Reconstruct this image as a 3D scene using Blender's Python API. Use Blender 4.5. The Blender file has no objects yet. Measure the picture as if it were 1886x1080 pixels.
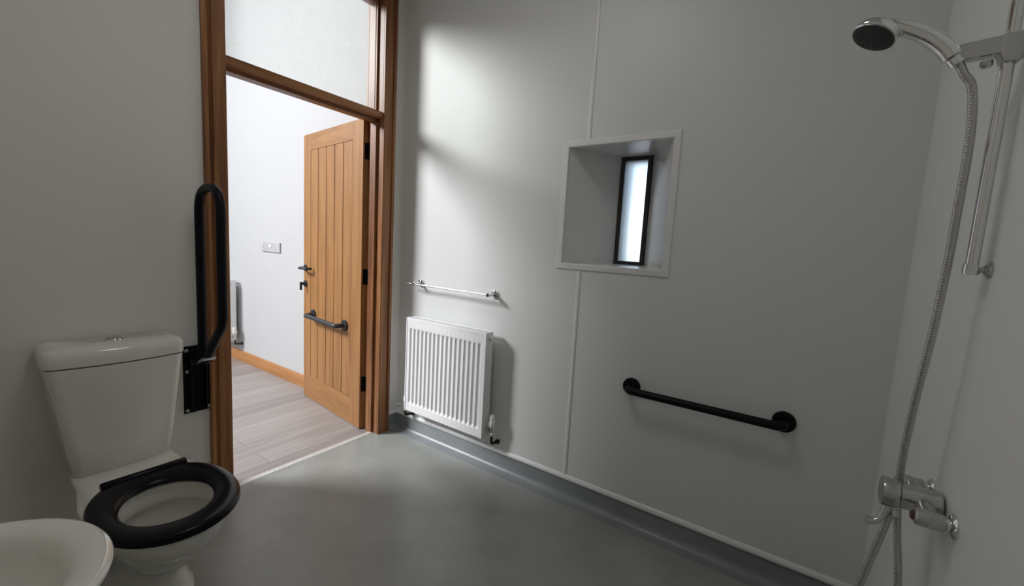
import bpy, bmesh, math, random
from mathutils import Vector, Matrix
random.seed(4)
PI = math.pi
S = bpy.context.scene
COL = S.collection

# ------------------------------------------------------------------ helpers
def link(o): COL.objects.link(o); return o

def tag(o, label=None, cat=None, group=None, kind=None):
    if label: o['label'] = label
    if cat: o['category'] = cat
    if group: o['group'] = group
    if kind: o['kind'] = kind
    return o

def empty(name, loc, label=None, cat=None, group=None, kind=None):
    o = bpy.data.objects.new(name, None); o.location = loc
    o.empty_display_size = 0.05
    link(o); tag(o, label, cat, group, kind); return o

def obj(name, bm, mat, parent=None, smooth=False, bevel=0, seg=2, angle=40):
    """mesh given in WORLD coordinates; parented without moving"""
    bmesh.ops.recalc_face_normals(bm, faces=bm.faces)
    me = bpy.data.meshes.new(name); bm.to_mesh(me); bm.free()
    if mat: me.materials.append(mat)
    o = bpy.data.objects.new(name, me); link(o)
    if smooth:
        for p in me.polygons: p.use_smooth = True
        try: me.set_sharp_from_angle(angle=math.radians(angle))
        except Exception: pass
    if bevel:
        m = o.modifiers.new('bevel', 'BEVEL'); m.width = bevel; m.segments = seg
        m.limit_method = 'ANGLE'; m.angle_limit = math.radians(35)
    if parent:
        o.parent = parent
        o.matrix_parent_inverse = world_of(parent).inverted()
    return o

def world_of(o):
    m = o.matrix_basis.copy()
    if o.parent: m = world_of(o.parent) @ o.matrix_parent_inverse @ m
    return m

def box(bm, a, b):
    x0, y0, z0 = [min(p, q) for p, q in zip(a, b)]
    x1, y1, z1 = [max(p, q) for p, q in zip(a, b)]
    v = [bm.verts.new(p) for p in ((x0,y0,z0),(x1,y0,z0),(x1,y1,z0),(x0,y1,z0),(x0,y0,z1),(x1,y0,z1),(x1,y1,z1),(x0,y1,z1))]
    for f in ((0,3,2,1),(4,5,6,7),(0,1,5,4),(1,2,6,5),(2,3,7,6),(3,0,4,7)): bm.faces.new([v[i] for i in f])

def BM(): return bmesh.new()

def boxes(*bs):
    bm = BM()
    for a, b in bs: box(bm, a, b)
    return bm

def loft(bm, rings, cap0=True, cap1=True, closed=True):
    vs = [[bm.verts.new(p) for p in r] for r in rings]
    n = len(rings[0])
    for a, b in zip(vs[:-1], vs[1:]):
        for i in range(n if closed else n-1):
            j = (i+1) % n
            bm.faces.new((a[i], a[j], b[j], b[i]))
    if cap0: bm.faces.new(vs[0][::-1])
    if cap1: bm.faces.new(vs[-1])
    return vs

def catmull(pts, n=8):
    P = [Vector(p) for p in pts]; out = []
    for i in range(len(P)-1):
        p0 = P[i-1] if i else P[0]*2-P[1]
        p1, p2 = P[i], P[i+1]
        p3 = P[i+2] if i+2 < len(P) else P[-1]*2-P[-2]
        for k in range(n):
            t = k/n
            out.append(0.5*((2*p1)+(p2-p0)*t+(2*p0-5*p1+4*p2-p3)*t*t+(3*p1-p0-3*p2+p3)*t**3))
    out.append(P[-1]); return out

def fillet(pts, r, n=6):
    """polyline with rounded corners"""
    P = [Vector(p) for p in pts]; out = [P[0]]
    for i in range(1, len(P)-1):
        a = (P[i-1]-P[i]); b = (P[i+1]-P[i])
        la, lb = a.length, b.length; a.normalize(); b.normalize()
        ang = a.angle(b); d = min(r/math.tan(ang/2), la*.49, lb*.49)
        s, e = P[i]+a*d, P[i]+b*d
        for k in range(n+1):
            t = k/n
            out.append(s*(1-t)**2+P[i]*2*t*(1-t)+e*t*t)
    out.append(P[-1]); return out

def sweep(bm, path, rad, seg=16, caps=True):
    """rad: number or list, tube along path with parallel transport"""
    P = [Vector(p) for p in path]; n = len(P)
    T = []
    for i in range(n):
        d = P[min(i+1, n-1)]-P[max(i-1, 0)]; T.append(d.normalized())
    up = Vector((0,0,1)) if abs(T[0].z) < .9 else Vector((0,1,0))
    u = (up-T[0]*up.dot(T[0])).normalized()
    rings = []
    for i in range(n):
        u = (u-T[i]*u.dot(T[i])).normalized(); w = T[i].cross(u)
        r = rad[i] if isinstance(rad, (list, tuple)) else rad
        rings.append([P[i]+(u*math.cos(2*PI*k/seg)+w*math.sin(2*PI*k/seg))*r for k in range(seg)])
    loft(bm, rings, caps, caps)

def tube(path, rad, seg=16, caps=True):
    bm = BM(); sweep(bm, path, rad, seg, caps); return bm

def lathe(bm, origin, axis, prof, seg=24):
    """prof: list of (distance along axis, radius)"""
    o = Vector(origin); a = Vector(axis).normalized()
    up = Vector((0,0,1)) if abs(a.z) < .9 else Vector((1,0,0))
    u = (up-a*up.dot(a)).normalized(); w = a.cross(u)
    rings = [[o+a*d+(u*math.cos(2*PI*k/seg)+w*math.sin(2*PI*k/seg))*max(r, 1e-5) for k in range(seg)] for d, r in prof]
    loft(bm, rings)

def turned(origin, axis, prof, seg=24):
    bm = BM(); lathe(bm, origin, axis, prof, seg); return bm

def prism(bm, prof, a, b, f):
    """2D profile extruded from a to b; f(u,v,w)->xyz"""
    loft(bm, [[f(u, v, a) for u, v in prof], [f(u, v, b) for u, v in prof]])

# ------------------------------------------------------------------ materials
def mat(name, col, rough=.5, metal=0, **k):
    m = bpy.data.materials.new(name); m.use_nodes = True
    b = m.node_tree.nodes['Principled BSDF']
    b.inputs['Base Color'].default_value = (*col, 1)
    b.inputs['Roughness'].default_value = rough; b.inputs['Metallic'].default_value = metal
    for kk, v in k.items():
        b.inputs[kk.replace('_', ' ')].default_value = v
    return m

def nd(m, t, **k):
    n = m.node_tree.nodes.new(t)
    for a, v in k.items(): setattr(n, a, v)
    return n

def lk(m, a, ao, b, bi): m.node_tree.links.new(a.outputs[ao], b.inputs[bi])

def bump(m, scale=200, strength=.1, dist=.001, detail=2, sc=(1,1,1)):
    b = m.node_tree.nodes['Principled BSDF']
    tc = nd(m, 'ShaderNodeTexCoord'); mp = nd(m, 'ShaderNodeMapping'); mp.inputs['Scale'].default_value = sc
    no = nd(m, 'ShaderNodeTexNoise'); no.inputs['Scale'].default_value = scale; no.inputs['Detail'].default_value = detail
    bu = nd(m, 'ShaderNodeBump'); bu.inputs['Strength'].default_value = strength; bu.inputs['Distance'].default_value = dist
    lk(m, tc, 'Object', mp, 'Vector'); lk(m, mp, 'Vector', no, 'Vector'); lk(m, no, 'Fac', bu, 'Height'); lk(m, bu, 'Normal', b, 'Normal')
    return m

def mottle(m, c0, c1, scale, detail=4, lo=.35, hi=.65, sc=(1,1,1)):
    b = m.node_tree.nodes['Principled BSDF']
    tc = nd(m, 'ShaderNodeTexCoord'); mp = nd(m, 'ShaderNodeMapping'); mp.inputs['Scale'].default_value = sc
    no = nd(m, 'ShaderNodeTexNoise'); no.inputs['Scale'].default_value = scale; no.inputs['Detail'].default_value = detail
    r = nd(m, 'ShaderNodeValToRGB')
    r.color_ramp.elements[0].position = lo; r.color_ramp.elements[0].color = (*c0, 1)
    r.color_ramp.elements[1].position = hi; r.color_ramp.elements[1].color = (*c1, 1)
    lk(m, tc, 'Object', mp, 'Vector'); lk(m, mp, 'Vector', no, 'Vector'); lk(m, no, 'Fac', r, 'Fac'); lk(m, r, 'Color', b, 'Base Color')
    return m

def wood(name, dark, mid, light, sc, rough=.4):
    """grain runs along the axis with the small scale"""
    m = mat(name, mid, rough); b = m.node_tree.nodes['Principled BSDF']
    tc = nd(m, 'ShaderNodeTexCoord'); mp = nd(m, 'ShaderNodeMapping'); mp.inputs['Scale'].default_value = sc
    n1 = nd(m, 'ShaderNodeTexNoise'); n1.inputs['Scale'].default_value = 1; n1.inputs['Detail'].default_value = 6; n1.inputs['Distortion'].default_value = .6
    mp2 = nd(m, 'ShaderNodeMapping'); mp2.inputs['Scale'].default_value = [s*6 for s in sc]
    n2 = nd(m, 'ShaderNodeTexNoise'); n2.inputs['Scale'].default_value = 1; n2.inputs['Detail'].default_value = 3
    mx = nd(m, 'ShaderNodeMath', operation='MULTIPLY_ADD'); mx.inputs[1].default_value = .35
    r = nd(m, 'ShaderNodeValToRGB'); e = r.color_ramp.elements
    e[0].position = .42; e[0].color = (*dark, 1); e[1].position = .92; e[1].color = (*light, 1)
    k = e.new(.66); k.color = (*mid, 1)
    lk(m, tc, 'Object', mp, 'Vector'); lk(m, tc, 'Object', mp2, 'Vector')
    lk(m, mp, 'Vector', n1, 'Vector'); lk(m, mp2, 'Vector', n2, 'Vector')
    lk(m, n2, 'Fac', mx, 0); lk(m, n1, 'Fac', mx, 2); lk(m, mx, 'Value', r, 'Fac'); lk(m, r, 'Color', b, 'Base Color')
    return m

M = {}
M['panel'] = bump(mat('wet_wall_panel', (.69,.70,.688), .45), 9, .05, .02, 3)
M['panel_lit'] = bump(mat('wet_wall_panel_lit', (.82,.83,.82), .4), 9, .05, .02, 3)  # wet wall panel with the doorway light on this wall put into its colour
M['paint'] = bump(mat('wall_paint', (.70,.685,.645), .6), 60, .08, .004, 4)
M['hall_paint'] = mat('hall_wall_paint', (.52,.522,.53), .7)
M['ceil'] = mat('ceiling_paint', (.78,.78,.76), .8)
M['upvc'] = mat('white_plastic_trim', (.74,.74,.74), .3)
M['reveal'] = mat('niche_lining', (.70,.70,.69), .22)
M['radiator'] = mat('radiator_enamel', (.84,.84,.85), .3)
M['plastic_plate'] = mat('light_grey_plate', (.50,.50,.50), .35)
M['plastic'] = mat('white_valve_plastic', (.80,.79,.74), .4)
M['ceramic'] = mat('glazed_ceramic', (.72,.71,.66), .12, Coat_Weight=.4, Coat_Roughness=.05)
M['water'] = mat('water', (.9,.93,.92), .02, Transmission_Weight=1, IOR=1.33)
M['black'] = mat('black_coated_metal', (.004,.0045,.008), .42, Specular_IOR_Level=.16)
M['seat'] = mat('black_seat_plastic', (.0035,.0035,.006), .26, Specular_IOR_Level=.16)
M['iron'] = mat('dark_grey_metal', (.045,.048,.055), .42, .4)
M['chrome'] = mat('chrome', (.74,.75,.75), .06, 1)
M['satin'] = mat('satin_chrome', (.50,.50,.49), .22, .9)
M['alu'] = mat('aluminium', (.80,.80,.78), .35, .3)
M['copper'] = mat('darkened_pipe', (.05,.042,.035), .4, .6)
M['screw'] = mat('zinc_screw', (.5,.5,.48), .4, .7)
M['rubber'] = mat('spray_face', (.022,.024,.026), .5)
M['red'] = mat('dull_red_marker', (.09,.035,.035), .4)
M['frame_blk'] = mat('dark_window_frame', (.018,.013,.014), .4)
M['oak'] = wood('oak_door', (.25,.112,.035), (.335,.160,.054), (.42,.21,.077), (22,22,1.4), .42)
M['oak_rail'] = wood('oak_rail', (.25,.112,.035), (.335,.160,.054), (.42,.21,.077), (1.4,22,22), .42)
M['pine_v'] = wood('stained_pine_upright', (.085,.028,.011), (.23,.09,.031), (.41,.19,.07), (18,18,.9), .38)
M['pine_h'] = wood('stained_pine_rail', (.085,.028,.011), (.23,.09,.031), (.41,.19,.07), (18,.9,18), .38)
M['pine_x'] = wood('stained_pine_skirting', (.30,.12,.034), (.42,.185,.06), (.52,.26,.10), (.9,18,18), .4)

def vinyl(name, base, speck, rough):
    m = mat(name, base, rough); b = m.node_tree.nodes['Principled BSDF']
    tc = nd(m, 'ShaderNodeTexCoord')
    vo = nd(m, 'ShaderNodeTexVoronoi'); vo.inputs['Scale'].default_value = 170
    wn = nd(m, 'ShaderNodeTexNoise'); wn.inputs['Scale'].default_value = 5; wn.inputs['Detail'].default_value = 5
    cr = nd(m, 'ShaderNodeValToRGB'); e = cr.color_ramp.elements
    e[0].position = .06; e[0].color = (1,1,1,1); e[1].position = .12; e[1].color = (0,0,0,1)
    c2 = nd(m, 'ShaderNodeMath', operation='GREATER_THAN'); c2.inputs[1].default_value = .72
    sx = nd(m, 'ShaderNodeSeparateColor')
    mu = nd(m, 'ShaderNodeMath', operation='MULTIPLY')
    r2 = nd(m, 'ShaderNodeValToRGB'); f = r2.color_ramp.elements
    f[0].position = .3; f[0].color = (*[c*.9 for c in base], 1); f[1].position = .7; f[1].color = (*[c*1.08 for c in base], 1)
    mx = nd(m, 'ShaderNodeMixRGB'); mx.inputs['Color2'].default_value = (*speck, 1)
    lk(m, tc, 'Object', vo, 'Vector'); lk(m, tc, 'Object', wn, 'Vector')
    lk(m, vo, 'Distance', cr, 'Fac'); lk(m, vo, 'Color', sx, 'Color'); lk(m, sx, 'Red', c2, 0)
    lk(m, cr, 'Color', mu, 0); lk(m, c2, 'Value', mu, 1)
    lk(m, wn, 'Fac', r2, 'Fac'); lk(m, r2, 'Color', mx, 'Color1'); lk(m, mu, 'Value', mx, 'Fac'); lk(m, mx, 'Color', b, 'Base Color')
    return m
M['vinyl'] = vinyl('speckled_safety_vinyl', (.31,.317,.30), (.68,.70,.68), .36)
M['vinyl_up'] = vinyl('speckled_vinyl_upstand', (.235,.255,.265), (.55,.58,.6), .36)

def planks():
    m = mat('grey_wood_planks', (.4,.38,.36), .42); b = m.node_tree.nodes['Principled BSDF']
    tc = nd(m, 'ShaderNodeTexCoord'); mp = nd(m, 'ShaderNodeMapping'); mp.inputs['Rotation'].default_value = (0,0,PI/2)
    br = nd(m, 'ShaderNodeTexBrick'); br.offset = .37
    br.inputs['Color1'].default_value = (.31,.285,.275,1); br.inputs['Color2'].default_value = (.385,.36,.35,1)
    br.inputs['Mortar'].default_value = (.19,.17,.165,1); br.inputs['Scale'].default_value = 1
    br.inputs['Mortar Size'].default_value = .0016; br.inputs['Brick Width'].default_value = 1.2; br.inputs['Row Height'].default_value = .15
    m2 = nd(m, 'ShaderNodeMapping'); m2.inputs['Scale'].default_value = (30,1.3,1)
    no = nd(m, 'ShaderNodeTexNoise'); no.inputs['Scale'].default_value = 1; no.inputs['Detail'].default_value = 7; no.inputs['Distortion'].default_value = .8
    r = nd(m, 'ShaderNodeValToRGB'); e = r.color_ramp.elements
    e[0].position = .3; e[0].color = (.74,.72,.71,1); e[1].position = .68; e[1].color = (1.02,1.0,.99,1)
    mx = nd(m, 'ShaderNodeMixRGB', blend_type='MULTIPLY'); mx.inputs['Fac'].default_value = 1
    lk(m, tc, 'Object', mp, 'Vector'); lk(m, mp, 'Vector', br, 'Vector'); lk(m, tc, 'Object', m2, 'Vector'); lk(m, m2, 'Vector', no, 'Vector')
    lk(m, no, 'Fac', r, 'Fac'); lk(m, br, 'Color', mx, 'Color1'); lk(m, r, 'Color', mx, 'Color2'); lk(m, mx, 'Color', b, 'Base Color')
    return m
M['planks'] = planks()

def obscured():
    """patterned glass over the door: mostly see-through with faint hammered streaks"""
    m = bpy.data.materials.new('patterned_glass'); m.use_nodes = True
    t = m.node_tree; t.nodes.remove(t.nodes['Principled BSDF']); out = t.nodes['Material Output']
    tc = nd(m, 'ShaderNodeTexCoord'); mp = nd(m, 'ShaderNodeMapping'); mp.inputs['Scale'].default_value = (1,22,30); mp.inputs['Rotation'].default_value = (.6,0,0)
    no = nd(m, 'ShaderNodeTexNoise'); no.inputs['Scale'].default_value = 1; no.inputs['Detail'].default_value = 3; no.inputs['Distortion'].default_value = 1.2
    # thin ridges where the noise crosses its mid value
    ab = nd(m, 'ShaderNodeMath', operation='SUBTRACT'); ab.inputs[1].default_value = .5
    a2 = nd(m, 'ShaderNodeMath', operation='ABSOLUTE')
    mr = nd(m, 'ShaderNodeMapRange'); mr.inputs['From Min'].default_value = 0; mr.inputs['From Max'].default_value = .02; mr.inputs['To Min'].default_value = 1; mr.inputs['To Max'].default_value = 0
    mpb = nd(m, 'ShaderNodeMapping'); mpb.inputs['Scale'].default_value = (1,9,11)
    nb = nd(m, 'ShaderNodeTexNoise'); nb.inputs['Scale'].default_value = 1
    mb = nd(m, 'ShaderNodeMapRange'); mb.inputs['From Min'].default_value = .45; mb.inputs['From Max'].default_value = .6; mb.inputs['To Max'].default_value = .2
    pr = nd(m, 'ShaderNodeMath', operation='MULTIPLY')
    ad = nd(m, 'ShaderNodeMath', operation='ADD'); ad.inputs[1].default_value = .16
    tr = nd(m, 'ShaderNodeBsdfTransparent'); tr.inputs['Color'].default_value = (.85,.865,.84,1)
    tl = nd(m, 'ShaderNodeBsdfTranslucent'); tl.inputs['Color'].default_value = (.78,.80,.78,1)
    gl = nd(m, 'ShaderNodeBsdfGlossy'); gl.inputs['Roughness'].default_value = .25
    mx = nd(m, 'ShaderNodeMixShader'); m2 = nd(m, 'ShaderNodeMixShader'); m2.inputs[0].default_value = .05
    lk(m, tc, 'Object', mp, 'Vector'); lk(m, mp, 'Vector', no, 'Vector'); lk(m, no, 'Fac', ab, 0); lk(m, ab, 'Value', a2, 0); lk(m, a2, 'Value', mr, 'Value')
    lk(m, tc, 'Object', mpb, 'Vector'); lk(m, mpb, 'Vector', nb, 'Vector'); lk(m, nb, 'Fac', mb, 'Value')
    lk(m, mr, 'Result', pr, 0); lk(m, mb, 'Result', pr, 1); lk(m, pr, 'Value', ad, 0); lk(m, ad, 'Value', mx, 0)
    t.links.new(tr.outputs[0], mx.inputs[1]); t.links.new(tl.outputs[0], mx.inputs[2])
    t.links.new(mx.outputs[0], m2.inputs[1]); t.links.new(gl.outputs[0], m2.inputs[2]); t.links.new(m2.outputs[0], out.inputs['Surface'])
    return m
M['obscured'] = obscured()

def frosted():
    m = bpy.data.materials.new('frosted_glass'); m.use_nodes = True
    t = m.node_tree; t.nodes.remove(t.nodes['Principled BSDF']); out = t.nodes['Material Output']
    rf = nd(m, 'ShaderNodeBsdfRefraction'); rf.inputs['Roughness'].default_value = .62; rf.inputs['IOR'].default_value = 1.25
    tl = nd(m, 'ShaderNodeBsdfTranslucent'); tl.inputs['Color'].default_value = (.85,.88,.92,1)
    mx = nd(m, 'ShaderNodeMixShader'); mx.inputs[0].default_value = .35
    t.links.new(rf.outputs[0], mx.inputs[1]); t.links.new(tl.outputs[0], mx.inputs[2]); t.links.new(mx.outputs[0], out.inputs['Surface'])
    return m
M['frosted'] = frosted()
M['render_wall'] = mat('outside_white_wall', (.85,.85,.84), .8)
M['timber'] = mat('brown_soffit_boards', (.30,.17,.10), .7)
M['ground'] = mat('outside_paving', (.35,.34,.32), .9)

# ------------------------------------------------------------------ camera
yaw, pitch, roll, F = .5921, -.1097, .0558, 765.0862
fw = Vector((-math.sin(yaw)*math.cos(pitch), math.cos(yaw)*math.cos(pitch), math.sin(pitch)))
r0 = Vector((math.cos(yaw), math.sin(yaw), 0)); u0 = r0.cross(fw)
rt = r0*math.cos(roll)+u0*math.sin(roll); up = -r0*math.sin(roll)+u0*math.cos(roll)
cd = bpy.data.cameras.new('camera'); cam = bpy.data.objects.new('camera', cd); link(cam)
cam.matrix_world = Matrix(((rt.x,up.x,-fw.x,2.1269),(rt.y,up.y,-fw.y,-1.84),(rt.z,up.z,-fw.z,1.2538),(0,0,0,1)))
cd.sensor_fit = 'HORIZONTAL'; cd.sensor_width = 36; cd.lens = F/1886*36; cd.clip_start = .02; cd.clip_end = 60
S.camera = cam

# ------------------------------------------------------------------ setting
XS = 2.4365; YB = -2.06; HC = 2.85; WT = .137; HX = -5.6; HY = -5.8
def struct(name, bm, m, label, cat, **k):
    o = obj(name, bm, m, **k); tag(o, label, cat, kind='structure'); return o

struct('floor', boxes(((-.03,YB,-.1),(XS,0,0))), M['vinyl'], 'grey speckled safety vinyl floor of the wet room', 'floor')
struct('floor_hall', boxes(((HX,HY,-.1),(-.05,0,0))), M['planks'], 'grey wood plank floor beyond the open doorway', 'floor')
struct('ceiling', boxes(((-WT,YB-.1,HC),(XS+.1,.45,HC+.1))), M['ceil'], 'plain white ceiling above the wet room', 'ceiling')

# wall with the splayed slit window (plane y=0)
NX0, NX1, NZ0, NZ1 = 1.175, 1.660, 1.190, 1.745
WX0, WX1, WZ0, WZ1, WY = 1.331, 1.489, 1.197, 1.745, .30
bm = BM()
def ring(bm, outer, inner):
    for i in range(4):
        j = (i+1) % 4
        bm.faces.new([bm.verts.new(p) for p in (outer[i], outer[j], inner[j], inner[i])])
def rect(x0, x1, z0, z1, y): return [(x0,y,z0),(x1,y,z0),(x1,y,z1),(x0,y,z1)]
ring(bm, rect(0,XS,-.1,HC,0), rect(NX0,NX1,NZ0,NZ1,0))
ring(bm, rect(WX0,WX1,WZ0,WZ1,WY), rect(WX0,WX1,WZ0,WZ1,.46))
ring(bm, rect(WX0,WX1,WZ0,WZ1,.46), rect(0,XS,-.1,HC,.46))
ring(bm, rect(0,XS,-.1,HC,.46), rect(0,XS,-.1,HC,0))
bmesh.ops.remove_doubles(bm, verts=bm.verts, dist=1e-5)
wn_ = struct('wall_north', bm, M['panel'], 'white panelled wall with the slit window, radiator and rails', 'wall')
bm = BM(); ring(bm, rect(NX0,NX1,NZ0,NZ1,0), rect(WX0,WX1,WZ0,WZ1,WY))
obj('niche_lining', bm, M['reveal'], wn_)

# door wall (plane x=0), opening y -1.03..-.136, z..2.625
OY0, OY1, OZ = -1.034, -.136, 2.68
struct('wall_west', boxes(((-WT,YB-.1,-.1),(0,OY0,HC)), ((-WT,OY1,-.1),(0,0,HC)), ((-WT,OY0,OZ),(0,OY1,HC))), M['paint'],
       'off white painted wall carrying the door and toilet', 'wall')
struct('wall_east', boxes(((XS,YB-.1,-.1),(XS+.1,.46,HC))), M['panel_lit'], 'white panelled shower wall at the right edge', 'wall')
struct('wall_south', boxes(((-WT,YB-.1,-.1),(XS+.1,YB,HC))), M['paint'], 'off white wall behind the basin', 'wall')

# ---- hall beyond the doorway: tall room under a sloping roof with a rooflight
def roofz(y): return 3.85+.5*(y-HY)
bm = BM(); box(bm, (HX,0,-.1), (0,.46,7.0)); struct('wall_hall_north', bm, M['hall_paint'], 'bright white hall wall seen through the doorway', 'wall')
bm = BM(); box(bm, (HX-.1,HY-.1,-.1), (HX,.1,7.0)); struct('wall_hall_west', bm, M['hall_paint'], 'white far end wall of the hall', 'wall')
bm = BM(); box(bm, (HX-.1,HY-.1,-.1), (-WT,HY,4.1)); struct('wall_hall_south', bm, M['hall_paint'], 'white low wall of the hall under the eaves', 'wall')
bm = BM(); box(bm, (-WT,HY-.1,-.1), (-.02,YB-.1,HC)); box(bm, (-WT,HY-.1,HC), (-.02,.1,7.0))
struct('wall_hall_east', bm, M['hall_paint'], 'white hall wall above and beside the doorway', 'wall')
RX0, RX1, RY0, RY1 = -5.15, -2.65, -5.40, -3.55           # rooflight opening
bm = BM()
def roofpiece(x0, x1, y0, y1):
    a = [(x,y,roofz(y)+dz) for dz in (0,.12) for x, y in ((x0,y0),(x1,y0),(x1,y1),(x0,y1))]
    v = [bm.verts.new(p) for p in a]
    for f in ((0,3,2,1),(4,5,6,7),(0,1,5,4),(1,2,6,5),(2,3,7,6),(3,0,4,7)): bm.faces.new([v[i] for i in f])
roofpiece(HX-.1, RX0, HY-.1, .1); roofpiece(RX1, -.02, HY-.1, .1); roofpiece(RX0, RX1, HY-.1, RY0); roofpiece(RX0, RX1, RY1, .1)
struct('ceiling_hall', bm, M['hall_paint'], 'white sloping ceiling of the hall with a rooflight', 'ceiling')
bm = BM()
for (x0,x1,y0,y1) in ((RX0,RX0+.06,RY0,RY1),(RX1-.06,RX1,RY0,RY1),(RX0+.06,RX1-.06,RY0,RY0+.05),(RX0+.06,RX1-.06,RY1-.05,RY1)):
    roofpiece(x0,x1,y0,y1)
struct('window_2', bm, M['pine_h'], 'rooflight frame in the sloping hall ceiling', 'window')

# ---- vinyl upstands with cove, and white capping strips
def cove_profile(h=.1, t=.004, r=.035):
    p = [(0,0),(r+t+.02,0),(r+t+.02,.0015)]
    for k in range(7):
        a = k/6*PI/2; p.append((t+r-r*math.sin(a), t+r-r*math.cos(a)))
    p += [(t,h),(0,h)]
    return p
CAP = [(0,.100),(.010,.1005),(.012,.106),(.010,.114),(.004,.122),(0,.124)]
def run(name, side, a, b, f, label):
    bm = BM(); prism(bm, cove_profile(), a, b, f)
    o = struct(name, bm, M['vinyl_up'], label, 'skirting', smooth=True, angle=50)
    bm = BM(); prism(bm, CAP, a, b, f); obj('capping_strip', bm, M['upvc'], o, smooth=True, angle=50)
run('baseboard_north', 'n', 0, XS, lambda u,v,w: (w,-u,v), 'grey coved vinyl upstand under the radiator wall')
run('baseboard_west', 'w', -.078, 0, lambda u,v,w: (u,w,v), 'short grey coved upstand between door frame and corner')
run('baseboard_west', 'w', YB, -1.078, lambda u,v,w: (u,w,v), 'grey coved vinyl upstand behind the toilet')
run('baseboard_east', 'e', YB, 0, lambda u,v,w: (XS-u,w,v), 'grey coved vinyl upstand below the shower')
run('baseboard_south', 's', 0, XS, lambda u,v,w: (w,YB+u,v), 'grey coved vinyl upstand below the basin')
bm = BM(); prism(bm, [(0,0),(.016,0),(.016,.088),(.010,.1),(0,.1)], HX, -WT, lambda u,v,w: (w,-u,v))
struct('baseboard_hall', bm, M['pine_x'], 'orange pine skirting board along the white hall wall', 'skirting')

# panel joint strips and niche trim
JX = 1.273
def joint(z0, z1):
    bm = BM(); prism(bm, [(-.0105,0),(-.0095,.0025),(-.005,.0045),(.005,.0045),(.0095,.0025),(.0105,0)], z0, z1, lambda u,v,w: (JX+u,-v,w)); return bm
struct('trim_1', joint(1.7725,HC), M['upvc'], 'white vertical joint strip above the slit window', 'trim', smooth=True, angle=50)
struct('trim_2', joint(.124,1.160), M['upvc'], 'white vertical joint strip below the slit window', 'trim', smooth=True, angle=50)
bm = BM()
TX0, TX1, TZ0, TZ1 = 1.147, 1.689, 1.161, 1.7725
def fr(d, y): return rect(TX0+d, TX1-d, TZ0+d, TZ1-d, y)
loft(bm, [fr(0,0), fr(0,-.003), fr(.004,-.007), fr(.027,-.0085), fr(.030,-.006), fr(.030,.012)], False, False)
struct('trim_3', bm, M['upvc'], 'white mitred frame around the slit window niche', 'trim')

# ---- slit window
w1 = empty('window_1', (1.41,WY,WZ0), 'narrow dark framed window in the niche', 'window', kind='structure')
y0, y1 = WY-.012, WY+.04
ft = .0215
bm = boxes(((WX0,y0,WZ0),(WX0+ft,y1,WZ1)), ((WX1-ft,y0,WZ0),(WX1,y1,WZ1)), ((WX0+ft,y0,WZ0),(WX1-ft,y1,WZ0+.017)), ((WX0+ft,y0,WZ1-.02),(WX1-ft,y1,WZ1)))
obj('window_frame', bm, M['frame_blk'], w1, bevel=.0015)
bm = BM(); bm.faces.new([bm.verts.new(p) for p in rect(WX0+ft,WX1-ft,WZ0+.017,WZ1-.02,WY+.008)])
obj('pane', bm, M['frosted'], w1)
# outside that window
struct('outside_ground', boxes(((-3,.46,-.6),(8,9,-.5))), M['ground'], 'paved yard outside the slit window', 'ground')
struct('outside_wall', boxes(((-.9,2.6,-.5),(.42,2.8,3.0))), M['render_wall'], 'sunlit white wall across the yard', 'wall')
struct('outside_eaves', boxes(((-1.5,.46,2.02),(3.6,.95,2.10))), M['timber'], 'brown timber eaves above the slit window', 'eaves')

# ------------------------------------------------------------------ door frame
frame = empty('trim_4', (-.05,-.58,0), 'brown stained pine door frame with glazed fanlight', 'door frame', kind='structure')
LY1, LY0 = -.166, -1.002
TOPZ = 2.645
def arch(bm, y_in, sgn, z1):
    # profile across the width from opening edge outward (u) and out from wall (v)
    W = .0885
    prof = [(0,0),(0,.013),(.004,.0155),(.052,.0155),(.0545,.0075),(.060,.004),(.066,.006),(.069,.0175),(.080,.0185),(.0875,.015),(W,.010),(W,0)]
    prism(bm, prof, 0, z1, lambda u,v,w: (v, y_in+sgn*u, w))
bm = BM(); arch(bm, LY1+.001, 1, TOPZ+.085); obj('architrave', bm, M['pine_v'], frame)
bm = BM(); arch(bm, LY0+.003, -1, TOPZ+.085); obj('architrave', bm, M['pine_v'], frame)
bm = BM(); prof = [(0,0),(0,.013),(.004,.0155),(.052,.0155),(.0545,.0075),(.060,.004),(.066,.006),(.069,.0175),(.080,.0185),(.0875,.015),(.0885,.010),(.0885,0)]
prism(bm, prof, LY0+.003, LY1+.001, lambda u,v,w: (v, w, TOPZ+u)); obj('architrave', bm, M['pine_h'], frame)
# hall side architraves
for yy0, yy1 in ((LY1,LY1+.075),(LY0-.075,LY0)):
    obj('architrave', boxes(((-WT-.018,yy0,0),(-WT,yy1,TOPZ+.075))), M['pine_v'], frame, bevel=.004)
# linings
for (ya, yb, s) in ((LY1,OY1,-1),(OY0,LY0,1)):
    obj('door_lining', boxes(((-WT,ya,0),(.001,yb,OZ))), M['pine_v'], frame, bevel=.001)
    yi = ya if s < 0 else yb
    obj('door_stop', boxes(((-.090,yi,0),(-.037,yi+s*.016,1.956))), M['pine_v'], frame, bevel=.0015)
obj('door_lining', boxes(((-WT,LY0,TOPZ),(.001,LY1,OZ))), M['pine_h'], frame)
# transom bar, moulded underneath
bm = BM()
prism(bm, [(0,2.011),(0,1.983),(-.012,1.973),(-.037,1.973),(-.037,1.957),(-.090,1.957),(-.090,1.993),(-WT,1.993),(-WT,2.011)], LY0, LY1, lambda u,v,w: (u,w,v))
obj('transom_bar', bm, M['pine_h'], frame)
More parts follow.
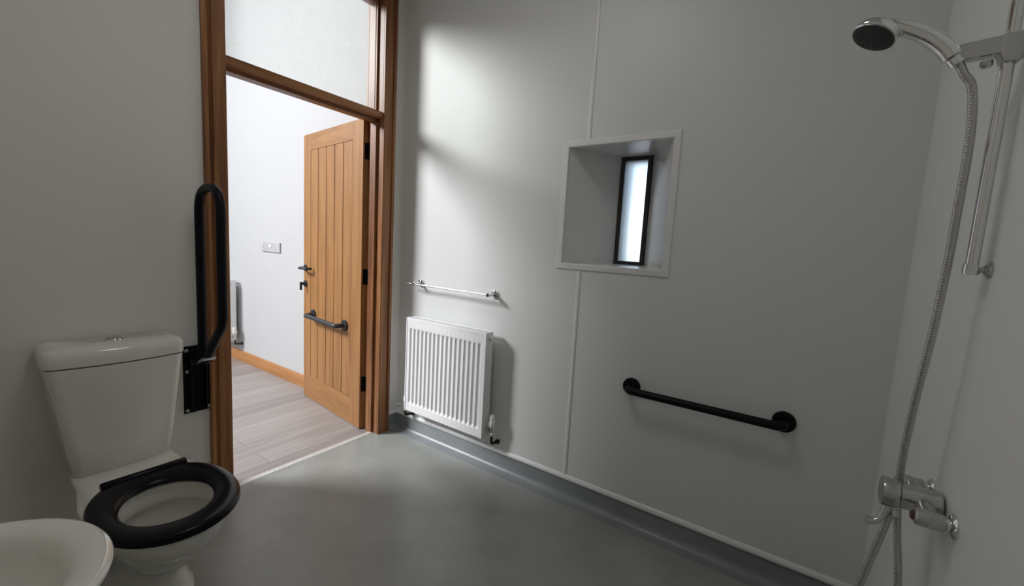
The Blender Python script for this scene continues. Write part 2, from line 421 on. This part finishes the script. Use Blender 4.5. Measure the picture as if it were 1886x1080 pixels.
# fanlight glass and beads
GX = -.06
bm = BM(); bm.faces.new([bm.verts.new(p) for p in ((GX,LY0,2.011),(GX,LY1,2.011),(GX,LY1,TOPZ),(GX,LY0,TOPZ))])
tag(obj('fanlight_pane', bm, M['obscured'], frame), 'patterned obscured glass')
for (xa, xb) in ((GX-.016,GX-.002),(GX+.002,GX+.016)):
    for (ya, yb) in ((LY1-.012,LY1),(LY0,LY0+.012)):
        obj('glazing_bead', boxes(((xa,ya,2.011),(xb,yb,TOPZ))), M['pine_v'], frame, bevel=.003)
    obj('glazing_bead', boxes(((xa,LY0+.012,TOPZ-.012),(xb,LY1-.012,TOPZ))), M['pine_h'], frame, bevel=.003)
# threshold strip
bm = BM()
prism(bm, [(-.020,0),(-.018,.004),(-.008,.006),(-.006,.0005),(-.001,.0005),(.001,.006),(.011,.006),(.014,.0035),(.0155,.0008),(.018,.0008),(.0185,.002),(.021,.002),(.021,0)], LY0, LY1, lambda u,v,w: (-.043+u,w,v))
struct('trim_5', bm, M['alu'], 'ribbed aluminium threshold strip across the doorway', 'threshold')

# ------------------------------------------------------------------ door leaf (u along leaf from hinge, n toward the wet room side)
ang = 3.0286; HP = Vector((-.1369,-.1969,.006))
du = Vector((math.cos(ang), math.sin(ang), 0)); dn = Vector((du.y,-du.x,0))
if dn.dot(cam.matrix_world.translation-HP) < 0: dn = -dn
def D(u, n, z): return HP+du*u+dn*n+Vector((0,0,z-.006))
door = empty('door_1', tuple(D(0,-.044,.006)), 'golden oak boarded door standing open into the hall', 'door', kind='structure')
DW, DH, DT = .838, 1.987, .044
def dbox(bm, u0, u1, n0, n1, z0, z1):
    loft(bm, [[D(u0,n0,z),D(u1,n0,z),D(u1,n1,z),D(u0,n1,z)] for z in (z0,z1)])
PU0, PU1, PZ0, PZ1 = .127, .727, .188, 1.872
def plank_mat_axes(): pass
for nm, a, k in (('stile',(0,PU0,-DT,0,.006,DH),'oak'),('stile',(PU1,DW,-DT,0,.006,DH),'oak'),('rail',(PU0,PU1,-DT,0,.006,PZ0),'oak_rail'),('rail',(PU0,PU1,-DT,0,PZ1,DH),'oak_rail')):
    bm = BM(); dbox(bm, *a); obj(nm, bm, M[k], door)
us = [PU0,.246,.365,.483,.607,PU1]
bm = BM(); dbox(bm, PU0-.004, PU1+.004, -DT+.006, -.012, PZ0-.004, PZ1+.004)
g = .0028; c = .0022
for a, b in zip(us[:-1], us[1:]):
    # v-jointed board: chamfered long edges
    prof = [(a+g,-.013),(a+g,-.004),(a+g+c,-.0012),(b-g-c,-.0012),(b-g,-.004),(b-g,-.013)]
    loft(bm, [[D(u,n,z) for u, n in prof] for z in (PZ0+.0025, PZ1-.0025)])
obj('boarded_panel', bm, M['oak'], door)
# lever handle, returned to door
h = obj('lever_handle', tube(fillet([D(.803,.004,1.012),D(.803,.056,1.012),D(.685,.056,1.012),D(.685,.012,1.012)], .022, 8), .0095, 14), M['iron'], door, smooth=True)
obj('rose', turned(D(.803,0,1.012), dn, [(0,.026),(.007,.026),(.009,.024)]), M['iron'], h, smooth=True)
h = obj('thumb_turn', turned(D(.801,.0,.892), dn, [(0,.026),(.008,.026),(.010,.024),(.010,.012),(.030,.012),(.034,.010)]), M['iron'], door, smooth=True)
bm = BM(); dbox(bm, .796, .806, .030, .046, .845, .905); obj('turn_lever', bm, M['iron'], h, bevel=.002)
# pull rail low on the door
ga, gb = (.672,.672), (.201,.668)
pth = fillet([D(ga[0],.004,ga[1]),D(ga[0],.066,ga[1]),D(gb[0],.066,gb[1]),D(gb[0],.004,gb[1])], .05, 10)
h = obj('grab_rail', tube(pth, .0155, 20), M['iron'], door, smooth=True)
for u, z in (ga, gb):
    obj('flange', turned(D(u,0,z), dn, [(0,.038),(.008,.038),(.012,.035),(.013,.02)], 32), M['iron'], h, smooth=True)
# hinges
for z in (1.794,1.013,.307):
    bm = BM()
    dbox(bm, -.0015, .0, -DT+.002, -.010, z-.050, z+.050)
    box(bm, (-WT-.001,-.1665,z-.05), (-.105,-.168,z+.05))
    lathe(bm, (-WT-.004,-.1575,z-.05), (0,0,1), [(0,.0065),(.1,.0065)], 12)
    obj('hinge', bm, M['black'], door)

# ------------------------------------------------------------------ radiator
def radiator(x0, x1, z0, z1, yf, yb, label, nch, mirror=False):
    root = empty('radiator', ((x0+x1)/2, yb, z0), label, 'radiator')
    # pressed front panel
    nx = [x0+.008]; fx = [0]
    m0 = .026; per = (x1-x0-2*m0)/nch
    for i in range(nch):
        a = x0+m0+i*per
        for t, v in ((.10,0),(.26,.75),(.34,1),(.72,1),(.80,.75),(.96,0)):
            nx.append(a+t*per); fx.append(v)
    nx.append(x1-.008); fx.append(0)
    nz = [z0+.004, z0+.050, z0+.056, z0+.066, z0+.072, z1-.084, z1-.078, z1-.068, z1-.062, z1-.018]
    fz = [0,0,.5,.95,1,1,.95,.5,0,0]
    bm = BM(); V = []
    for z, c in zip(nz, fz): V.append([bm.verts.new((x, yf+.0085*v*c, z)) for x, v in zip(nx, fx)])
    for i in range(len(nz)-1):
        for j in range(len(nx)-1): bm.faces.new((V[i][j],V[i][j+1],V[i+1][j+1],V[i+1][j]))
    # rolled edges back to the water channel
    back = [bm.verts.new((x, yf+.016, z)) for x, z in ((nx[0],nz[0]),(nx[-1],nz[0]),(nx[-1],nz[-1]),(nx[0],nz[-1]))]
    bm.faces.new([back[0],back[1]]+[v for v in V[0][::-1]]); bm.faces.new([back[3],back[2]]+[v for v in V[-1][::-1]])
    bm.faces.new([back[0],back[3]]+[V[i][0] for i in range(len(nz)-1,-1,-1)]); bm.faces.new([back[1],back[2]]+[V[i][-1] for i in range(len(nz)-1,-1,-1)])
    bm.faces.new(back)
    obj('front_panel', bm, M['radiator'], root, smooth=True, angle=30)
    # convector fins behind, seen through the grille
    bm = BM(); n = int((x1-x0)/.03)
    for i in range(n): box(bm, (x0+.02+i*.03,yf+.02,z0+.05), (x0+.0215+i*.03,yb-.004,z1-.05))
    box(bm, (x0+.01,yf+.0165,z0+.02), (x1-.01,yf+.019,z1-.02)); box(bm, (x0+.012,yb-.003,z0+.02), (x1-.012,yb,z1-.03))
    obj('convector_fins', bm, M['radiator'], root)
    for xa, xb, s in ((x0-.001,x0+.007,-1),(x1-.007,x1+.001,1)):
        sp = obj('side_cover', boxes(((xa,yf-.003,z0+.003),(xb,yb,z1))), M['radiator'], root, bevel=.0015)
        xo = xa if s < 0 else xb
        obj('bleed_plug', turned((xo,(yf+yb)/2+.004,z1-.035), (s,0,0), [(-.002,.013),(.002,.013),(.0025,.009),(.008,.009),(.010,.006)], 16), M['chrome' if s*(-1 if mirror else 1) > 0 else 'plastic'], sp, smooth=True)
    bm = BM(); box(bm, (x0+.007,yf-.001,z1-.018), (x1-.007,yf+.010,z1)); box(bm, (x0+.007,yb-.010,z1-.012), (x1-.007,yb,z1))
    for i in range(int((x1-x0-.03)/.014)): box(bm, (x0+.016+i*.014,yf+.010,z1-.006), (x0+.020+i*.014,yb-.010,z1-.001))
    obj('top_grille', bm, M['radiator'], root)
    # wall brackets
    for xb_ in (x0+.12, x1-.15): obj('wall_bracket', boxes(((xb_,yb,z0+.05),(xb_+.03,-.0008,z1-.08))), M['radiator'], root)
    return root
r1 = radiator(.187,.808,.195,.790,-.100,-.040,'white panel radiator below the chrome towel rail', 17)
def trv(root, x, y, z, xr, s, zpipe):
    """thermostatic valve: tail to the radiator, body, head, elbow into the wall"""
    v = obj('thermostatic_valve', turned((x,y,z-.045), (0,0,1), [(0,.008),(.002,.011),(.018,.011),(.020,.009),(.034,.009),(.036,.013),(.056,.013)], 16), M['chrome'], root, smooth=True)
    bm = BM(); lathe(bm, (xr,y,z-.012), (s,0,0), [(0,.009),(.012,.009),(.012,.014),(.026,.014),(.026,.009),(abs(x-xr),.009)], 12); obj('valve_tail', bm, M['satin'], v, smooth=True)
    bm = BM(); lathe(bm, (x,y,z+.010), (0,0,1), [(0,.014),(.008,.0165),(.024,.0185),(.034,.0175),(.036,.016),(.056,.0165),(.064,.0145),(.067,.010)], 20)
    for k in range(10):
        a = 2*PI*k/10; bmx = Matrix.Rotation(a, 4, 'Z')
        p = Vector((x,y,0))+bmx @ Vector((.0175,0,0)); box(bm, (p.x-.002,p.y-.002,z+.016), (p.x+.002,p.y+.002,z+.042))
    obj('valve_head', bm, M['plastic'], v, smooth=True, angle=30)
    pp = fillet([(x,y,z-.045),(x,y,zpipe),(x+.004*s,-.003,zpipe-.004)], .022, 6)
    h = obj('supply_pipe', tube(pp, .0085, 14), M['copper'], root, smooth=True)
    obj('pipe_collar', turned((x+.004*s,-.0008,zpipe-.004), (0,-1,0), [(0,.0135),(.012,.0135),(.014,.011)], 16), M['copper'], h, smooth=True)
trv(r1, .846, -.060, .255, .808, 1, .166)
# lockshield with drain-off on the other end
v = obj('lockshield_valve', turned((.150,-.060,.170), (0,0,1), [(0,.010),(.03,.010),(.032,.012),(.05,.012),(.052,.009),(.062,.009)], 16), M['chrome'], r1, smooth=True)
obj('valve_tail', turned((.187,-.060,.208), (-1,0,0), [(0,.012),(.012,.012),(.013,.009),(.037,.009)], 12), M['chrome'], v, smooth=True)
obj('valve_cap', turned((.150,-.060,.232), (0,0,1), [(0,.0125),(.004,.0135),(.028,.012),(.034,.009),(.036,.004)], 16), M['upvc'], v, smooth=True)
bm = tube([(.150,-.060,.208),(.118,-.086,.212)], .0065, 12); sweep(bm, [(.150,-.062,.196),(.124,-.088,.186)], .0055, 12); lathe(bm, (.118,-.086,.212), (-.7,-.6,.1), [(0,.008),(.006,.008)], 12)
obj('drain_off', bm, M['chrome'], v, smooth=True)
h = obj('supply_pipe', tube(fillet([(.150,-.060,.170),(.150,-.060,.140),(.162,-.004,.137)], .022, 6), .0085, 14), M['copper'], r1, smooth=True)
obj('pipe_collar', turned((.162,-.0008,.137), (0,-1,0), [(0,.0135),(.012,.0135),(.014,.011)], 16), M['copper'], h, smooth=True)
# hall radiator (only its right end shows past the frame)
r2 = radiator(-3.30,-2.285,.190,.795,-.105,-.035,'white radiator on the hall wall seen past the frame', 28)
trv(r2, -2.252, -.065, .262, -2.285, 1, .178)

# ------------------------------------------------------------------ towel rail
t = empty('towel_rail', (.49,0,.99), 'slim chrome towel rail on two round posts above the radiator', 'towel rail')
obj('bar', tube([(.128,-.062,.995),(.780,-.062,.990)], .0058, 14), M['chrome'], t, smooth=True)
for x, z in ((.198,.999),(.779,.990)):
    p = obj('post', turned((x,0,z), (0,-1,0), [(0,.0095),(.056,.0095),(.072,.0105),(.074,.009)], 20), M['chrome'], t, smooth=True)
    obj('flange', turned((x,0,z), (0,-1,0), [(0,.024),(.004,.0245),(.009,.023),(.012,.0185),(.0125,.010)], 28), M['chrome'], p, smooth=True)

# ------------------------------------------------------------------ wall grab rail
t = empty('grab_rail', (1.86,0,.657), 'straight black grab rail low on the white wall', 'grab rail')
obj('bar', tube(fillet([(1.574,-.004,.656),(1.574,-.072,.656),(2.156,-.072,.658),(2.156,-.004,.658)], .042, 10), .0165, 20), M['black'], t, smooth=True)
for x, z in ((1.574,.656),(2.156,.658)):
    obj('flange', turned((x,0,z), (0,-1,0), [(0,.0395),(.009,.0395),(.013,.037),(.0145,.030),(.0145,.015)], 36), M['black'], t, smooth=True)

# ------------------------------------------------------------------ drop-down rail
RY = -1.132
t = empty('drop_down_rail', (.0,RY,.455), 'black hinged support rail folded upright between toilet and door frame', 'support rail')
pl = obj('wall_plate', boxes(((0,-1.182,.452),(.007,-1.0795,.752))), M['black'], t, bevel=.004)
bm = boxes(((.007,RY-.030,.46),(.030,RY-.024,.735)), ((.007,RY+.024,.46),(.030,RY+.030,.735))); box(bm, (.007,RY-.024,.60), (.016,RY+.024,.735))
obj('channel', bm, M['black'], pl, bevel=.002)
for y, z in ((-1.093,.733),(-1.170,.733),(-1.168,.640),(-1.170,.466),(-1.091,.466)):
    obj('screw', turned((.007,y,z), (1,0,0), [(0,.0078),(.003,.0075),(.005,.005)], 14), M['screw'], pl, smooth=True)
pth = fillet([(.074,RY,.690),(.074,RY,1.422),(.278,RY,1.422),(.278,RY,.885),(.100,RY,.700)], .102, 14)
obj('rail', tube(pth, .0172, 22), M['black'], t, smooth=True)
bm = BM(); lathe(bm, (.062,RY-.036,.694), (0,1,0), [(0,.013),(.072,.013)], 20); box(bm, (.010,RY-.022,.676), (.075,RY-.014,.716)); box(bm, (.010,RY+.014,.676), (.075,RY+.022,.716))
obj('hinge_pin', bm, M['black'], t, bevel=.001)
bm = BM(); prism(bm, [(.02,.680),(.075,.686),(.140,.712),(.150,.722),(.146,.728),(.072,.694),(.02,.688)], RY-.026, RY+.022, lambda u,v,w: (u,w,v))
tag(obj('stop_link', bm, M['satin'], t, bevel=.001), 'bright metal link')

# ------------------------------------------------------------------ toilet
TYC = -1.415
def egg(cx, f, b, hw, z, n=48, e=2.0, eb=2.0):
    out = []
    for k in range(n):
        a = 2*PI*k/n; c, s = math.cos(a), math.sin(a)
        ee = e if c > 0 else eb
        x = cx+(f if c > 0 else b)*math.copysign(abs(c)**(2/ee), c)
        out.append((x, TYC+hw*math.copysign(abs(s)**(2/ee), s), z))
    return out
def dshape(x0, x1, hw, z, bow=.03, r=.03, n=10, fr_=None):
    """rectangle with bowed front and rounded corners, in plan"""
    pts = []
    # front edge from -hw to hw with rounded corner
    def fx(y): return x1-bow*(y/hw)**2
    for k in range(n+1):                              # corner at y=-hw
        a = -PI/2+PI/2*k/n
        pts.append((fx(-hw+r)-r+r*math.cos(a), TYC-hw+r+r*math.sin(a), z))
    for k in range(1, 12):
        y = -hw+r+(2*hw-2*r)*k/12; pts.append((fx(y), TYC+y, z))
    for k in range(n+1):
        a = PI/2*k/n
        pts.append((fx(hw-r)-r+r*math.cos(a), TYC+hw-r+r*math.sin(a), z))
    rb = min(r, .02)
    for k in range(4):
        a = PI/2+PI/2*k/3; pts.append((x0+rb+rb*math.cos(a), TYC+hw-rb+rb*math.sin(a), z))
    for k in range(4):
        a = PI+PI/2*k/3; pts.append((x0+rb+rb*math.cos(a), TYC-hw+rb+rb*math.sin(a), z))
    return pts
wc = empty('toilet', (.35,TYC,0), 'white close coupled toilet with a black open seat', 'toilet')
bm = BM()
N = 56
def E(cx,f,b,hw,z,e=2.0,eb=2.0): return egg(cx,f,b,hw,z,N,e,eb)
rings = [E(.36,.205,.19,.112,0,2.4,3), E(.36,.205,.19,.113,.012,2.4,3), E(.36,.19,.18,.098,.035,2.4,3), E(.36,.18,.18,.090,.10,2.3,3), E(.37,.20,.20,.095,.17,2.2,3),
         E(.39,.255,.24,.118,.23,2.1,3), E(.41,.325,.30,.146,.29,2.1,3.4), E(.42,.372,.37,.163,.34,2.1,4), E(.43,.383,.41,.170,.375,2.1,5), E(.43,.385,.41,.171,.392,2.1,5), E(.43,.378,.405,.165,.399,2.1,5),
         E(.60,.155,.150,.128,.399), E(.60,.149,.144,.122,.394), E(.60,.147,.141,.121,.345), E(.60,.149,.143,.123,.337), E(.60,.156,.153,.134,.341), E(.595,.142,.148,.130,.315), E(.58,.122,.125,.106,.26), E(.55,.085,.08,.065,.19), E(.54,.055,.05,.045,.165)]
loft(bm, rings)
for v in bm.verts:                                   # low narrow shelf that carries the cistern
    k = min(1, max(0, (.44-v.co.x)/.20)); k = k*k*(3-2*k)
    if v.co.z > .2 and k > 0:
        q = min(1, (v.co.z-.2)/.15)
        v.co.z -= .016*k*q*(1 if v.co.z > .3 else 0)
        v.co.y = TYC+(v.co.y-TYC)*(1-.16*k*q)
pan = obj('pan', bm, M['ceramic'], wc, smooth=True, angle=60)
bm = BM(); loft(bm, [E(.562,.096,.095,.080,.212), E(.562,.099,.098,.083,.217)]); obj('water', bm, M['water'], pan)
bm = BM()
loft(bm, [dshape(.006,.196,.130,.381,.026,.03), dshape(.006,.206,.137,.390,.026,.032), dshape(.006,.208,.150,.50,.026,.034), dshape(.006,.210,.173,.68,.026,.036), dshape(.006,.211,.1855,.772,.027,.037)])
obj('cistern', bm, M['ceramic'], wc, smooth=True, angle=60)
bm = BM()
loft(bm, [dshape(.006,.207,.184,.775,.028,.036), dshape(.004,.212,.1885,.777,.028,.038), dshape(.004,.213,.190,.806,.028,.038), dshape(.004,.210,.188,.822,.028,.038), dshape(.006,.198,.180,.833,.028,.036), dshape(.009,.170,.160,.838,.026,.034)])
lid = obj('cistern_lid', bm, M['ceramic'], wc, smooth=True, angle=60)
bm = BM(); lathe(bm, (.095,TYC,.837), (0,0,1), [(0,.026),(.003,.026),(.005,.0245),(.0055,.021)], 32)
fb = obj('flush_button', bm, M['chrome'], lid, smooth=True)
bm = BM()
for s in (-1,1):
    pts = [(.095+.019*math.cos(a), TYC+s*.002+s*.019*abs(math.sin(a))) for a in [PI*k/16 for k in range(17)]]
    loft(bm, [[(x,y,.841) for x,y in pts], [(x,y,.8455) for x,y in pts]])
obj('push_half', bm, M['satin'], lid)
# seat ring
bm = BM()
SC = .60
def so(d, z): return E(SC,.228-d,.235-d,.179-d,z,2.05,2.3)
def si(d, z): return E(SC,.132+d,.132+d,.112+d,z,2.0,2.0)
r_ = [so(.004,.404), so(0,.409), so(0,.419), so(.004,.426), so(.012,.4295), so(.03,.4305), si(.022,.427), si(.010,.421), si(.002,.414), si(0,.409), si(.003,.405)]
vs = loft(bm, r_, False, False)
for i in range(N): bm.faces.new((vs[-1][i], vs[-1][(i+1)%N], vs[0][(i+1)%N], vs[0][i]))
seat = obj('seat', bm, M['seat'], wc, smooth=True, angle=50)
bm = BM(); lathe(bm, (.395,TYC-.112,.426), (0,1,0), [(0,.012),(.004,.0145),(.220,.0145),(.224,.012)], 20); box(bm, (.40,TYC-.10,.408), (.44,TYC+.10,.428))
hb = obj('seat_hinge', bm, M['seat'], seat, smooth=True, angle=40)
for s in (-1,1):
    obj('hinge_fixing', turned((.395,TYC+s*.095,.398), (0,0,1), [(0,.013),(.018,.013)], 16), M['chrome'], seat, smooth=True)
    obj('buffer', boxes(((.66,TYC+s*.145-.012,.398),(.69,TYC+s*.145+.012,.408))), M['seat'], seat)

# ------------------------------------------------------------------ basin
BX, BZ = 1.235, .742
def bas(a, f, z, yb=YB, n=44, cut=0):
    """half-width a, front reach f measured from y=-1.87, back at yb"""
    pts = []
    for k in range(n+1):
        t_ = PI*k/n; pts.append((BX+a*math.cos(t_), -1.872+f*math.sin(t_), z))
    pts.append((BX-a, yb, z)); pts.append((BX+a, yb, z)); return pts
b = empty('basin', (BX,YB,BZ), 'small white ceramic hand basin in the near left corner', 'basin')
bm = BM()
loft(bm, [bas(.05,.03,.555), bas(.085,.07,.57), bas(.125,.115,.60), bas(.160,.155,.645), bas(.184,.180,.69), bas(.198,.196,.725), bas(.203,.202,.737), bas(.200,.199,.742), bas(.192,.191,.745),
          bas(.168,.166,.742,-1.97), bas(.155,.153,.735,-1.965), bas(.148,.146,.715,-1.96), bas(.135,.130,.685,-1.95), bas(.105,.10,.655,-1.94), bas(.06,.055,.638,-1.93), bas(.022,.022,.634,-1.89)])
obj('bowl', bm, M['ceramic'], b, smooth=True, angle=60)
obj('waste', turned((BX,-1.872,.634), (0,0,1), [(0,.021),(.003,.021),(.004,.016)], 20), M['chrome'], b, smooth=True)
obj('trap', tube(fillet([(BX,-1.90,.56),(BX,-1.90,.40),(BX,YB,.40)], .03, 6), .017, 16), M['upvc'], b, smooth=True)

# ------------------------------------------------------------------ shower
SY = -.668; RXX = 2.4105
t = empty('shower_riser_rail', (XS,SY,1.262), 'chrome shower riser rail with slider bracket on the right wall', 'shower rail')
obj('rail', tube([(RXX,SY,1.250),(RXX,SY,1.93)], .0098, 20), M['chrome'], t, smooth=True)
for z in (1.261,1.915):
    fb_ = obj('foot_bracket', turned((RXX,SY,z-.009), (0,0,1), [(0,.0125),(.018,.0125)], 20), M['chrome'], t, smooth=True)
    obj('flange', turned((XS,SY,z), (-1,0,0), [(0,.0165),(.003,.0165),(.006,.012),(.010,.006),(.017,.006)], 20), M['satin'], fb_, smooth=True)
bm = BM()
# slider: block clamped round the rail and a flat arm reaching to the hose cone
def arm_ring(x, z0, z1, hw): return [(x,SY-hw,z0),(x,SY+hw,z0),(x,SY+hw,z1),(x,SY-hw,z1)]
loft(bm, [arm_ring(2.428,1.645,1.686,.012), arm_ring(2.422,1.640,1.692,.0155), arm_ring(2.402,1.641,1.692,.0155), arm_ring(2.396,1.658,1.690,.0130), arm_ring(2.350,1.655,1.686,.0125), arm_ring(2.336,1.655,1.682,.012), arm_ring(2.331,1.660,1.677,.009)])
sl = obj('slider_bracket', bm, M['satin'], t, bevel=.003)
obj('clamp_knob', turned((2.383,SY,1.650), (.1,0,-1), [(0,.009),(.008,.009),(.012,.006)], 16), M['satin'], sl, smooth=True)

# handset
hs = empty('shower_handset', (2.331,SY,1.668), 'chrome handset with dark round spray face in the rail bracket', 'shower head')
ax = Vector((-.445,-.187,-.876)).normalized()          # spray direction
HCc = Vector((2.2125,SY,1.733))
HR = .0412
hand = catmull([(2.336,SY,1.667),(2.322,SY,1.688),(2.298,SY,1.712),(2.270,SY,1.731),(2.243,SY,1.745),(2.226,SY,1.750)], 6)
nr = len(hand)
rad = [.0168-.0012*abs(i/(nr-1)-.25)-.0045*(i/(nr-1))**2 for i in range(nr)]
obj('handle', tube(hand, rad, 20), M['chrome'], hs, smooth=True)
bm = BM(); lathe(bm, HCc-ax*.002, ax, [(-.026,.006),(-.0245,.016),(-.019,.028),(-.010,.0385),(-.002,HR+.001),(.004,HR+.001),(.006,HR-.001)], 36)
obj('head_shell', bm, M['chrome'], hs, smooth=True, angle=50)
bm = BM(); lathe(bm, HCc-ax*.002, ax, [(.003,HR-.002),(.0075,HR-.003),(.0088,HR-.008),(.0092,.012)], 36)
uu = ax.cross(Vector((0,1,0))).normalized(); vv = ax.cross(uu)
for rr, n in ((.009,6),(.016,10),(.023,15),(.029,19)):
    for k in range(n):
        a = 2*PI*k/n; lathe(bm, HCc+ax*.0068+(uu*math.cos(a)+vv*math.sin(a))*rr, ax, [(-.002,.0013),(.0012,.001)], 6)
obj('spray_plate', bm, M['rubber'], hs, smooth=True, angle=40)
bm = tube([Vector((2.338,SY,1.664)), Vector((2.346,SY,1.652))], .0135, 20); obj('cone_nut', bm, M['chrome'], hs, smooth=True)

# hose: from the handset down behind the mixer, loop below, back up to the outlet
MX, MZ, MY = 2.372, .765, -.645
hp = [(2.346,SY,1.655),(2.356,-.668,1.632),(2.371,-.667,1.600),(2.379,-.666,1.507),(2.3795,-.662,1.363),(2.380,-.655,1.266),(2.377,-.645,1.119),(2.372,-.628,.974),(2.372,-.605,.830),(2.377,-.596,.74),
      (2.384,-.600,.66),(2.392,-.625,.57),(2.398,-.640,.46),(2.392,-.640,.34),(2.370,-.640,.27),(2.345,-.640,.25),(2.318,-.640,.28),(2.308,-.642,.36),(2.316,-.644,.46),(2.328,-.645,.53),(2.343,-.645,.62),(2.356,-.645,.70),(2.360,-.645,.722)]
dense = catmull(hp, 40); path = [dense[0]]; acc = 0
for a_, b_ in zip(dense[:-1], dense[1:]):            # even steps of 1.5 mm, four steps to a rib
    seg_ = (b_-a_).length; d_ = .0015-acc
    while d_ <= seg_:
        path.append(a_.lerp(b_, d_/seg_)); d_ += .0015
    acc = seg_-(d_-.0015)
rad = [(.0063,.0071,.0073,.0071)[i % 4] for i in range(len(path))]
t = obj('shower_hose', tube(path, rad, 10), M['satin'], None, smooth=True, angle=180)
tag(t, 'ribbed metal shower hose hanging from handset to mixer', 'hose')

# mixer valve projecting from the wall
m_ = empty('shower_mixer', (XS,MY,MZ), 'chrome thermostatic shower mixer with lever near the right edge', 'shower valve')
bm = BM(); lathe(bm, (2.432,MY,MZ), (-1,0,0), [(0,.026),(.002,.028),(.050,.0275),(.064,.0265)], 32)
body = obj('body', bm, M['satin'], m_, smooth=True)
bm = BM(); lathe(bm, (2.3665,MY,MZ), (-1,0,0), [(0,.0285),(.002,.0305),(.026,.0305),(.0285,.029),(.0292,.026)], 32)
kn = obj('temperature_knob', bm, M['satin'], m_, smooth=True)
bm = BM()
lv = catmull([(2.354,MY-.004,MZ-.024),(2.347,MY-.010,MZ-.045),(2.340,MY-.016,MZ-.060),(2.329,MY-.018,MZ-.068),(2.318,MY-.018,MZ-.069)], 5)
sweep(bm, lv, [.009-.0025*math.sin(PI*i/(len(lv)-1)) for i in range(len(lv))], 14)
obj('lever', bm, M['satin'], kn, smooth=True)
for y, s in ((-.726,-1),(-.564,1)):
    fl = obj('inlet_flange', turned((XS,y,MZ), (-1,0,0), [(0,.0235),(.003,.0235),(.008,.018),(.009,.012),(.018,.012)], 28), M['chrome'], m_, smooth=True)
    bm = BM(); lathe(bm, (2.422,y,MZ), (-1,0,0), [(0,.014),(.003,.0165),(.022,.0165),(.024,.0180),(.042,.0165),(.045,.012)], 24)
    sweep(bm, [(2.404,y,MZ),(2.404,MY,MZ)], .015, 18)
    el = obj('inlet_elbow', bm, M['satin'], m_, smooth=True)
    obj('isolator_cap', turned((2.378,y,MZ), (-1,0,0), [(0,.009),(.004,.009),(.006,.007)], 16), M['red'] if s < 0 else M['satin'], el, smooth=True)
bm = BM(); lathe(bm, (2.362,MY,MZ-.026), (0,0,-1), [(0,.010),(.006,.010),(.007,.0115),(.022,.0115),(.024,.009)], 16)
obj('hose_outlet', bm, M['chrome'], m_, smooth=True)

# ------------------------------------------------------------------ hall socket plate
t = empty('switch_plate', (-1.669,0,1.137), 'wide white switched socket plate on the hall wall', 'socket')
obj('face_plate', boxes(((-1.826,-.011,1.095),(-1.512,0,1.181))), M['plastic_plate'], t, bevel=.003)
for cx in (-1.745,-1.593):
    for dx, dz, w, hh in ((0,.014,.004,.009),(-.012,-.012,.009,.004),(.012,-.012,.009,.004)):
        obj('socket_hole', boxes(((cx+dx-w/2,-.0113,1.130+dz-hh/2), (cx+dx+w/2,-.0108,1.130+dz+hh/2))), M['iron'], t)
for cx in (-1.795,-1.543):
    obj('rocker', boxes(((cx-.009,-.0145,1.143),(cx+.009,-.010,1.165))), M['upvc'], t, bevel=.0015)
obj('rocker', boxes(((-1.69,-.0145,1.135),(-1.648,-.010,1.160))), M['upvc'], t, bevel=.0015)

# ------------------------------------------------------------------ unseen ceiling lamp, added to brighten the wet room
t = empty('added_fill_lamp', (1.2,-1.1,HC), 'unseen round lamp added on the wet room ceiling as fill', 'lamp')
obj('fill_lamp_base', turned((1.2,-1.1,HC), (0,0,-1), [(0,.20),(.02,.20),(.022,.19)], 40), M['upvc'], t, smooth=True)
obj('fill_lamp_diffuser', turned((1.2,-1.1,HC-.0225), (0,0,-1), [(0,.19),(.02,.18),(.036,.14),(.044,.07),(.046,.01)], 40), M['upvc'], t, smooth=True)

# ------------------------------------------------------------------ light
w = bpy.data.worlds.new('sky'); S.world = w; w.use_nodes = True
bg = w.node_tree.nodes['Background']
sk = w.node_tree.nodes.new('ShaderNodeTexSky'); sk.sky_type = 'NISHITA'; sk.sun_disc = False; sk.sun_elevation = math.radians(38); sk.sun_rotation = math.radians(120)
w.node_tree.links.new(sk.outputs[0], bg.inputs['Color']); bg.inputs['Strength'].default_value = .6
def area(name, loc, target, sx, sy, power, col):
    l = bpy.data.lights.new(name, 'AREA'); l.shape = 'RECTANGLE'; l.size = sx; l.size_y = sy; l.energy = power; l.color = col
    o = bpy.data.objects.new(name, l); link(o); o.location = loc
    o.rotation_euler = (Vector(target)-Vector(loc)).to_track_quat('-Z', 'Y').to_euler(); return o
# daylight entering by the rooflight, aligned with the roof plane
yc = (RY0+RY1)/2; L = Vector(((RX0+RX1)/2, yc, roofz(yc)+.05))
area('rooflight_daylight', L, Vector((.55,-.3,.7)), 2.4, 1.75, 224, (.975,.985,1)).data.spread = math.radians(98)
sd = bpy.data.lights.new('sun', 'SUN'); sd.energy = 2.5; sd.angle = .01; so_ = bpy.data.objects.new('sun', sd); link(so_)
# fill light of the added ceiling lamp, lifts the shaded walls
area('added_fill_light', (1.2,-1.1,HC-.075), (1.2,-1.1,0), .5, .5, 5.0, (1,.995,.97)).data.shape = 'DISK'
so_.rotation_euler = Vector((-.45,.75,-.55)).to_track_quat('-Z', 'Y').to_euler()

vs_ = S.view_settings
S.display_settings.display_device = 'sRGB'
vs_.view_transform = 'Standard'; vs_.look = 'None'; vs_.gamma = 1; vs_.use_curve_mapping = False
vs_.exposure = 0
S.cycles.max_bounces = 16; S.cycles.diffuse_bounces = 10; S.cycles.glossy_bounces = 6; S.cycles.transmission_bounces = 8; S.cycles.transparent_max_bounces = 12
S.cycles.sample_clamp_indirect = 8
